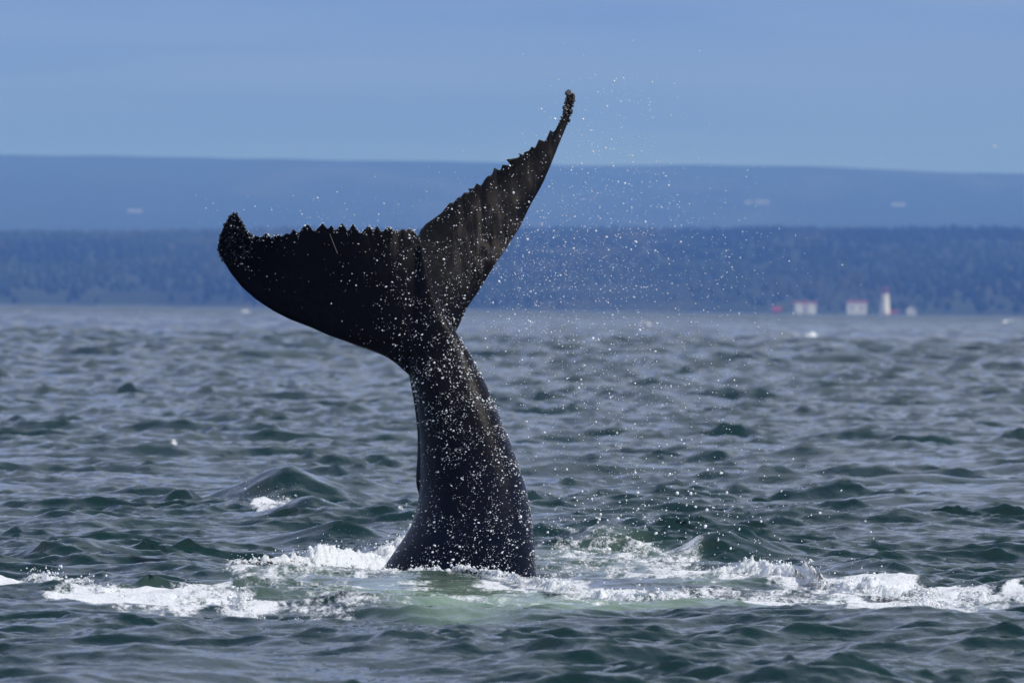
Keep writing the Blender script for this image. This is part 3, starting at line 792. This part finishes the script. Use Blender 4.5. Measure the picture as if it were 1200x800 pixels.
def forest():
    n1, n2 = 10500, 4200
    y = np.concatenate([9215 + (12700 - 9215) * rng.uniform(0, 1, n1) ** 0.8, rng.uniform(12150, 12900, n2)])
    x = rng.uniform(-1, 1, n1 + n2) * y * 0.075
    clear = fbm(x / 220.0, y / 520.0, 3) > 0.30
    keep = ~(clear & (y < 12200)); x, y = x[keep], y[keep]
    z = bilinear(NX, NY, NH, x, y)
    n = len(x); h = rng.uniform(4.5, 8.5, n) * (1 + 0.35 * fbm(x / 90.0, y / 200.0, 2)); r = h * rng.uniform(0.30, 0.50, n)
    k = 4; a = np.arange(k) * 2 * math.pi / k + 0.4
    V = np.zeros((n, 2 * k + 1, 3))
    for lvl, (hh, rr) in enumerate(((0.0, 0.75), (0.35, 1.0))):
        j = rng.uniform(0.75, 1.25, (n, k))
        V[:, lvl * k:(lvl + 1) * k, 0] = x[:, None] + r[:, None] * rr * np.cos(a) * j
        V[:, lvl * k:(lvl + 1) * k, 1] = y[:, None] + r[:, None] * rr * np.sin(a) * j
        V[:, lvl * k:(lvl + 1) * k, 2] = (z + h * hh - 0.4)[:, None]
    V[:, 2 * k] = np.stack([x, y, z + h], 1)
    q = np.array([(i, (i + 1) % k, k + (i + 1) % k, k + i) for i in range(k)]); tr = np.array([(k + i, k + (i + 1) % k, 2 * k) for i in range(k)])
    offs = (np.arange(n) * (2 * k + 1))[:, None, None]
    mat = mat_land('forest_foliage', ((0.015, 0.026, 0.013), (0.038, 0.058, 0.024), (0.085, 0.088, 0.04)), 0.0032, 0.25)
    o = mesh_np('forest', V.reshape(-1, 3), (q[None] + offs).reshape(-1, 4), (tr[None] + offs).reshape(-1, 3), mat, smooth=False)
    tag(o, 'dark spruce forest covering the headland behind the lighthouse', 'forest', kind='stuff')
forest()

M_WHITE = mat_plain('white_paint', (0.80, 0.80, 0.78), 0.6, (0.70, 0.70, 0.68), 0.5)
M_RED = mat_plain('red_paint', (0.30, 0.04, 0.035), 0.6, (0.24, 0.035, 0.03), 0.5)
M_GLASS = mat_plain('dark_pane', (0.02, 0.025, 0.03), 0.15, (0.03, 0.035, 0.04), 0.5)
M_GREY = mat_plain('grey_board', (0.25, 0.28, 0.31), 0.8, (0.20, 0.22, 0.25), 0.8)

def pix(D): return D / FPX
def bm_obj(name, bm, mat, parent):
    me = bpy.data.meshes.new(name); bm.to_mesh(me); bm.free(); me.materials.append(mat)
    o = bpy.data.objects.new(name, me); COL.objects.link(o); o.parent = parent; return o
def box(bm, x0, x1, y0, y1, z0, z1):
    vs = [bm.verts.new(c) for c in ((x0,y0,z0),(x1,y0,z0),(x1,y1,z0),(x0,y1,z0),(x0,y0,z1),(x1,y0,z1),(x1,y1,z1),(x0,y1,z1))]
    for f in ((3,2,1,0),(4,5,6,7),(0,1,5,4),(1,2,6,5),(2,3,7,6),(3,0,4,7)): bm.faces.new([vs[i] for i in f])
def lathe(bm, prof, k=16):
    rings = []
    for r, z in prof: rings.append([bm.verts.new((r * math.cos(2 * math.pi * i / k), r * math.sin(2 * math.pi * i / k), z)) for i in range(k)])
    for a, b in zip(rings, rings[1:]):
        for i in range(k): bm.faces.new((a[i], a[(i + 1) % k], b[(i + 1) % k], b[i]))
    bm.faces.new(rings[0][::-1]); bm.faces.new(rings[-1])
def gable(bm, w, d, z, rise, over=0.5, along='x'):
    """Gable roof of real thickness, ridge along x or y."""
    W2, D2 = w / 2 + over, d / 2 + over
    sec = [(-1, 0), (0, 1), (1, 0), (1, -0.12), (0, 0.86), (-1, -0.12)]
    half, ln = (D2, W2) if along == 'x' else (W2, D2)
    ends = []
    for s in (-ln, ln):
        ring = []
        for a, b in sec:
            p = (s, a * half, z + b * rise) if along == 'x' else (a * half, s, z + b * rise)
            ring.append(bm.verts.new(p))
        ends.append(ring)
    n = len(sec)
    for i in range(n):
        j = (i + 1) % n; bm.faces.new((ends[0][i], ends[0][j], ends[1][j], ends[1][i]))
    bm.faces.new((ends[0][0], ends[0][5], ends[0][4], ends[0][1])); bm.faces.new((ends[0][1], ends[0][4], ends[0][3], ends[0][2]))
    bm.faces.new((ends[1][1], ends[1][4], ends[1][5], ends[1][0])); bm.faces.new((ends[1][2], ends[1][3], ends[1][4], ends[1][1]))
    bmesh.ops.recalc_face_normals(bm, faces=bm.faces[:])
def walls(bm, w, d, h, rise, along='x'):
    """Four walls closed up to the gable peaks."""
    W2, D2 = w / 2, d / 2
    b = [bm.verts.new(c) for c in ((-W2,-D2,0),(W2,-D2,0),(W2,D2,0),(-W2,D2,0))]
    t = [bm.verts.new(c) for c in ((-W2,-D2,h),(W2,-D2,h),(W2,D2,h),(-W2,D2,h))]
    bm.faces.new(b[::-1])
    if along == 'x':
        p = [bm.verts.new((-W2, 0, h + rise * 0.84)), bm.verts.new((W2, 0, h + rise * 0.84))]
        bm.faces.new((b[0], b[1], t[1], t[0])); bm.faces.new((b[2], b[3], t[3], t[2]))
        bm.faces.new((b[1], b[2], t[2], p[1], t[1])); bm.faces.new((b[3], b[0], t[0], p[0], t[3]))
        bm.faces.new((t[0], t[1], p[1], p[0])); bm.faces.new((t[2], t[3], p[0], p[1]))
    else:
        p = [bm.verts.new((0, -D2, h + rise * 0.84)), bm.verts.new((0, D2, h + rise * 0.84))]
        bm.faces.new((b[1], b[2], t[2], t[1])); bm.faces.new((b[3], b[0], t[0], t[3]))
        bm.faces.new((b[0], b[1], t[1], p[0], t[0])); bm.faces.new((b[2], b[3], t[3], p[1], t[2]))
        bm.faces.new((t[1], t[2], p[1], p[0])); bm.faces.new((t[3], t[0], p[0], p[1]))
def window(parent, x, y, z, w, h):
    bm = bmesh.new(); box(bm, x - w/2, x + w/2, y - 0.12, y + 0.1, z, z + h)
    f = bm_obj('window', bm, M_WHITE, parent)
    bm = bmesh.new(); box(bm, x - w/2 + .15, x + w/2 - .15, y - 0.16, y - 0.11, z + .15, z + h - .15)
    bm_obj('pane', bm, M_GLASS, f)
def empty(name, p, label, cat, group=None):
    e = bpy.data.objects.new(name, None); COL.objects.link(e); e.location = p
    return tag(e, label, cat, group)

SH = 9125.0
def shore_point(u, D=SH):
    p = at(np.array(float(u)), np.array(364.0), np.array(D)); return (p[0], D, 0.9)

def house(u, w, h, rise, d, roofmat, label, along='x', wins=3, gables=0, wallmat=None, name='house', D=SH, base=None, cat='house'):
    p = shore_point(u, D) if base is None else base
    e = empty(name, p, label, cat)
    bm = bmesh.new(); walls(bm, w, d, h, rise, along); bm_obj('wall', bm, wallmat or M_WHITE, e)
    bm = bmesh.new(); gable(bm, w, d, h + 0.02, rise, 0.5, along); bm_obj('roof', bm, roofmat, e)
    for k in range(gables):
        gx = (k - (gables - 1) / 2) * w * 0.52
        bm = bmesh.new(); walls(bm, w * 0.30, d * 0.5, h * 0.98 + 0.6, rise * 0.75, 'y')
        bmesh.ops.translate(bm, verts=bm.verts[:], vec=(gx, -d * 0.45, 0)); g = bm_obj('gable_wing', bm, wallmat or M_WHITE, e)
        bm = bmesh.new(); gable(bm, w * 0.30, d * 0.5, h * 0.98 + 0.64, rise * 0.75, 0.4, 'y')
        bmesh.ops.translate(bm, verts=bm.verts[:], vec=(gx, -d * 0.45, 0)); bm_obj('gable_roof', bm, roofmat, g)
    for k in range(wins):
        window(e, (k - (wins - 1) / 2) * w / max(wins, 1), -d / 2, h * 0.32, min(1.6, w * .15), h * 0.34)
    return e
house(943, 17.5, 8.0, 1.7, 7, M_RED, 'white shore house with two red gables', gables=2, wins=1)
house(1004, 15.5, 9.8, 1.0, 8, M_RED, 'square white house with a low red roof left of the lighthouse', wins=2)
house(1068, 7.5, 4.0, 3.4, 7, M_WHITE, 'small white hut with a pointed roof right of the lighthouse', along='y', wins=1)
house(910, 6.5, 2.6, 2.4, 6, M_RED, 'low red shed at the left end of the shore buildings', wallmat=M_RED, wins=1, name='shed', cat='shed')
house(1048, 4.5, 1.8, 1.5, 4, M_RED, 'tiny red shed close beside the lighthouse foot', wallmat=M_RED, wins=1, name='shed', cat='shed')
def lighthouse():
    e = empty('lighthouse', shore_point(1037), 'white lighthouse tower with a red lantern on the far shore', 'lighthouse')
    bm = bmesh.new(); lathe(bm, ((4.2, 0), (4.1, .8), (3.9, .85), (2.7, 15.2)), 8); bm_obj('tower', bm, M_WHITE, e)
    bm = bmesh.new(); lathe(bm, ((2.65, 15.2), (3.4, 15.7), (3.4, 16.0)), 16); g = bm_obj('gallery', bm, M_RED, e)
    bm = bmesh.new(); lathe(bm, ((3.2, 16.95), (3.25, 16.95), (3.25, 17.05), (3.2, 17.05)), 16)
    for k in range(12):
        a = k * math.pi / 6; x, y = 3.2 * math.cos(a), 3.2 * math.sin(a); box(bm, x - .05, x + .05, y - .05, y + .05, 16.0, 16.95)
    bm_obj('railing', bm, M_RED, g)
    bm = bmesh.new(); lathe(bm, ((1.7, 16.0), (1.7, 18.3)), 12); l = bm_obj('lantern', bm, M_RED, e)
    bm = bmesh.new(); lathe(bm, ((1.74, 16.9), (1.74, 18.0)), 12); bm_obj('pane', bm, M_GLASS, l)
    bm = bmesh.new(); lathe(bm, ((2.0, 18.3), (1.9, 18.5), (0.9, 19.5), (0.2, 19.9), (0.2, 20.6), (0.05, 20.7)), 16); bm_obj('roof', bm, M_RED, e)
    for k, z in enumerate((4.5, 8.5, 12.2)):
        window(e, 0, -(3.9 - 1.2 * z / 15.2) * 0.93, z, 1.0, 1.6)
    e.scale = (1.0, 1.0, 1.12)
    bm = bmesh.new(); box(bm, -.7, .7, -4.35, -3.6, 0.1, 2.4); bm_obj('door', bm, M_RED, e)
lighthouse()

def on_hill(u, v, X, Y, H):
    """Where the line of sight through a pixel meets a far slope."""
    ys = np.linspace(Y[0, 5], Y[0, -8], 400)
    P = at(np.full(400, float(u)), np.full(400, float(v)), ys)
    g = bilinear(X, Y, H, P[:, 0], ys)
    k = np.nonzero(g >= P[:, 2])[0]
    i = int(k[0]) if len(k) else 399
    return (P[i, 0], ys[i], g[i] - 1.0)
for u, v, w, h, lab in ((893, 240, 26, 8, 'larger pale barn of the pair on the hazy hillside'), (877, 240, 12, 6, 'smaller pale barn of the pair on the hazy hillside'),
                        (1053, 243, 26, 7, 'lone pale barn on the hillside above the lighthouse'), (158, 250, 26, 6, 'pale barn on the hazy hillside at the left')):
    house(u, w, h * 0.7, 3, 10, M_GREY, lab, wins=0, name='barn', cat='barn', base=on_hill(u, v, FX, FY, FH), wallmat=M_GREY)

# ------------------------------------------------------------------ the air
def haze():
    bm = bmesh.new(); box(bm, -9200, 9200, -3000, 31000, -4.5, 352)
    me = bpy.data.meshes.new('haze'); bm.to_mesh(me); bm.free()
    m = bpy.data.materials.new('haze_air'); m.use_nodes = True
    t = m.node_tree; t.nodes.remove(t.nodes['Principled BSDF'])
    v = t.nodes.new('ShaderNodeVolumePrincipled')
    v.inputs['Color'].default_value = (0.135, 0.325, 1.0, 1)
    v.inputs['Absorption Color'].default_value = (1, 1, 1, 1)
    v.inputs['Density'].default_value = 6.5e-5
    v.inputs['Anisotropy'].default_value = 0.0
    t.links.new(v.outputs[0], t.nodes['Material Output'].inputs['Volume'])
    me.materials.append(m)
    o = bpy.data.objects.new('haze', me); COL.objects.link(o)
    tag(o, 'pale blue haze over the sea and hills', kind='stuff')
haze()
